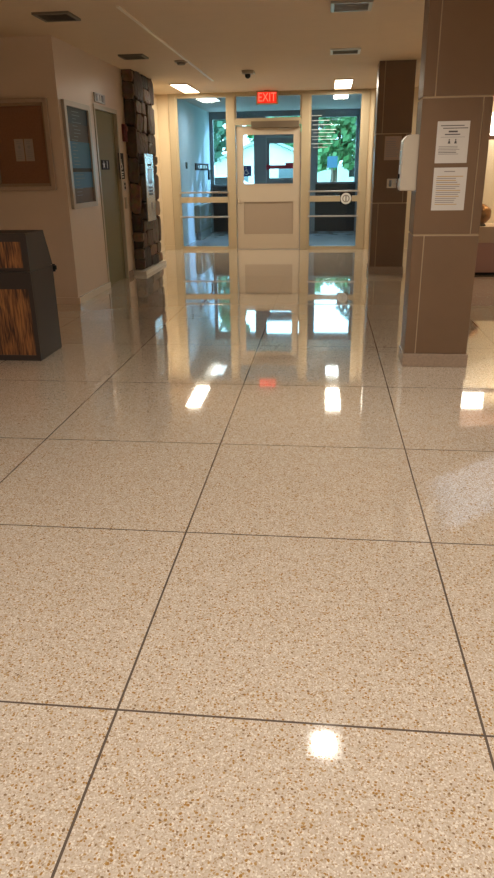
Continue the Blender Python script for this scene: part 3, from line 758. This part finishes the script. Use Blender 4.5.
b = bm_new(); box(b, 0, 0.004, 0.0, 0.03, 0.16, 0.26); obj('lock_slot', b, KEYS, cp)

# ------------------------------------------------------------------ display case at right
dcse = thing('display_case', 'lit cream display case on a brown base right of the foreground pillar', 'display case', (3.1, 10.3, 0))
ox, oy = 3.1, 10.3
BRN = mat('case_base', (0.42, 0.23, 0.19), 0.4); CRM = mat('case_lining', (0.72, 0.62, 0.47), 0.6)
boxo('toe_kick', BLACK, (1.55-ox, 4.45-ox, 10.02-oy, 10.7-oy, 0, 0.035), dcse)
boxo('base_cabinet', BRN, (1.5-ox, 4.5-ox, 9.98-oy, 10.75-oy, 0.035, 0.435), dcse)
boxo('ledge', mat('case_ledge', (0.50, 0.36, 0.25), 0.4), (1.48-ox, 4.5-ox, 9.96-oy, 10.75-oy, 0.435, 0.645), dcse, 0.005)
b = bm_new(); box(b, 1.5-ox, 4.5-ox, 10.70-oy, 10.75-oy, 0.645, 2.25); box(b, 1.5-ox, 1.55-ox, 9.98-oy, 10.7-oy, 0.645, 2.25); obj('back_and_side', b, CRM, dcse)
b = bm_new(); box(b, 1.5-ox, 4.5-ox, 9.98-oy, 10.75-oy, 2.25, 2.5); obj('canopy', b, BRN, dcse)
b = bm_new(); box(b, 1.55-ox, 4.5-ox, 10.24-oy, 10.30-oy, 1.745, 1.80); obj('crossbar', b, BRN, dcse)
boxo('pane', GLASS_N, (1.55-ox, 4.5-ox, 9.998-oy, 10.004-oy, 0.645, 2.25), dcse)
boxo('light_box', emis('light_box', (1, 0.93, 0.80), 8), (2.18-ox, 2.50-ox, 10.30-oy, 10.33-oy, 1.80, 2.08), dcse)
area('case_light', (3.55, 10.35, 2.24), 1.5, 0.3, 44, (1, 0.86, 0.62), 160)
# bronze sculpture
sp = thing('bronze_sculpture', 'rounded brown bronze sculpture on the ledge of the lit display case', 'sculpture', (2.11, 10.18, 0.646))
b = bm_new(); bmesh.ops.create_icosphere(b, subdivisions=4, radius=1)
for v in b.verts:
    p = v.co.copy(); k = 1+0.035*math.sin(4*math.atan2(p.z, p.x)+3*p.y)+0.03*math.sin(7*p.z+4*p.x)
    v.co = Vector((p.x*0.17*k, p.y*0.13*k, 0.15+p.z*0.142*(1+0.04*math.sin(7*p.x))))
for f in b.faces: f.smooth = True
obj('cast_form', b, mat('bronze', (0.15, 0.070, 0.025), 0.38, metal=1.0, noise=0.4, nscale=12), sp)
b = bm_new(); cyl(b, (0, 0, 0), (0, 0, 0.02), 0.11, 0.10, 28); obj('foot', b, BLACK, sp)

# ------------------------------------------------------------------ outdoors
def lawnmat():
    return mat('grass', (0.14, 0.30, 0.10), 0.9, noise=0.3, nscale=2)
b = bm_new(); box(b, -60, 60, OUT+0.2, 160, -0.35, -0.25); struct('ground', b, lawnmat())
b = bm_new(); box(b, -3.5, 2.0, OUT+0.12, 24, -0.25, -0.05); box(b, -60, 60, 30, 37, -0.25, -0.20); struct('pavement', b, mat('concrete', (0.55, 0.54, 0.52), 0.9, noise=0.1))
BARK = mat('bark', (0.10, 0.07, 0.05), 0.9, noise=0.3)
def tree(x, y, h, rx, rz, cz, leafcol, label, seed, n=2600, ls_=0.26):
    rnd = random.Random(seed); t = thing('tree', label, 'tree', (x, y, -0.25), 'trees outside the entrance')
    b = bm_new(); cyl(b, (0, 0, 0), (0.1, 0, cz*0.75), 0.22, 0.13, 12)
    for i in range(7):
        a = rnd.uniform(0, 2*PI); cyl(b, (0.08, 0, cz*rnd.uniform(.45, .75)), (rx*.6*math.cos(a), rx*.6*math.sin(a), cz+rnd.uniform(0, rz*.5)), 0.09, 0.03, 8)
    obj('trunk', b, BARK, t)
    b = bm_new(); blobs = [(rnd.uniform(-.6, .6)*rx, rnd.uniform(-.6, .6)*rx, cz+rnd.uniform(-.6, .6)*rz, rnd.uniform(.3, .5)*rx) for _ in range(16)]
    for i in range(n):
        bx, by, bz, br = blobs[rnd.randrange(len(blobs))]
        v = Vector((rnd.gauss(0, 1), rnd.gauss(0, 1), rnd.gauss(0, 1))).normalized()*br*rnd.uniform(.6, 1.05)
        p = Vector((bx, by, bz))+v
        q = Vector((rnd.gauss(0, 1), rnd.gauss(0, 1), rnd.gauss(0, 1))).normalized(); e1 = q.orthogonal().normalized()*ls_*rnd.uniform(.6, 1.2); e2 = q.cross(e1).normalized()*ls_*.6
        b.faces.new([b.verts.new(p-e1), b.verts.new(p+e2), b.verts.new(p+e1), b.verts.new(p-e2)])
    obj('foliage', b, mat('leaf_%s' % seed, leafcol, 0.6, noise=0.5, nscale=1.5), t)
tree(-7.2, 34, 8, 3.6, 3.2, 4.6, (0.025, 0.10, 0.055), 'dark green tree seen through the tall glass left of the door', 31)
tree(0.35, 40, 8, 1.9, 2.2, 3.5, (0.085, 0.23, 0.085), 'bright green tree at the left of the right-hand glass', 32)
tree(3.1, 34, 10, 2.6, 4.2, 5.2, (0.016, 0.062, 0.05), 'dark bluish green tree at the right of the right-hand glass', 33, 3800, 0.2)
tree(-4.5, 66, 9, 4.0, 3.0, 6.0, (0.10, 0.30, 0.14), 'tree rising behind the pale house outside', 34, 2600, 0.35)
# house
hs = thing('house', 'pale house with a low gable roof across the road', 'house', (-4.6, 52, -0.25))
SID = mat('siding', (0.72, 0.74, 0.76), 0.8)
b = bm_new(); box(b, -3.4, 3.6, 0, 7, 0, 2.3); prism(b, [(-3.4, 2.3), (3.6, 2.3), (0.3, 3.7)], 'y', 0, 7); obj('walls', b, SID, hs)
b = bm_new(); prism(b, [(-3.9, 2.12), (0.3, 3.72), (0.3, 3.90), (-4.0, 2.28)], 'y', -0.4, 7.4); prism(b, [(4.2, 2.12), (0.3, 3.72), (0.3, 3.90), (4.3, 2.28)], 'y', -0.4, 7.4)
obj('roof', b, mat('roofing', (0.36, 0.42, 0.48), 0.8), hs)
for x0_, x1_ in ((-2.2, -1.0), (1.2, 2.6)): boxo('window', mat('house_window', (0.1, 0.13, 0.16), 0.1), (x0_, x1_, -0.03, 0, 0.9, 1.9), hs)
# car behind left glass
car = thing('car', 'white car parked beyond the tall glass left of the door', 'car', (-3.9, 25.5, -0.15))
b = bm_new()
prism(b, [(-2.1, 0.35), (2.1, 0.35), (2.15, 0.8), (1.3, 0.95), (0.7, 1.42), (-1.1, 1.42), (-1.9, 0.95), (-2.15, 0.8)], 'y', -0.85, 0.85)
bmesh.ops.bevel(b, geom=b.edges[:], offset=0.06, segments=2, affect='EDGES'); obj('car_body', b, mat('car_white', (0.8, 0.82, 0.85), 0.25, coat=0.5), car)
b = bm_new(); prism(b, [(-1.6, 0.98), (1.15, 0.98), (0.65, 1.36), (-1.05, 1.36)], 'y', -0.87, 0.87); obj('side_window', b, BLACK, car)
for x in (-1.35, 1.35):
    for y in (-0.8, 0.8):
        b = bm_new(); cyl(b, (x, y-0.1, 0.33), (x, y+0.1, 0.33), 0.33, n=24); obj('wheel', b, BLACK, car)
sg = thing('street_sign', 'blue sign board on a post seen through the right-hand glass', 'sign', (0.20, 27.5, -0.25))
b = bm_new(); cyl(b, (0, 0, 0), (0, 0, 2.1), 0.035); obj('post', b, BARK, sg)
boxo('sign_board', mat('sign_blue', (0.012, 0.07, 0.13), 0.5), (-0.19, 0.19, -0.05, -0.02, 1.72, 2.12), sg)
wb = thing('white_van', 'white van parked across the grass behind the right-hand glass', 'van', (1.0, 44, -0.2))
b = bm_new(); prism(b, [(-2.4, 0.4), (2.5, 0.4), (2.5, 1.0), (1.9, 1.15), (1.5, 1.95), (-2.4, 1.95)], 'y', -0.95, 0.95)
bmesh.ops.bevel(b, geom=b.edges[:], offset=0.07, segments=2, affect='EDGES'); obj('van_body', b, mat('car_white', (0, 0, 0)), wb)
b = bm_new(); prism(b, [(0.3, 1.2), (1.75, 1.2), (1.45, 1.8), (0.3, 1.8)], 'y', -0.97, 0.97); obj('side_window', b, BLACK, wb)
for x in (-1.6, 1.6):
    b = bm_new(); cyl(b, (x, -1.0, 0.36), (x, -0.8, 0.36), 0.36, n=24); obj('wheel', b, BLACK, wb)
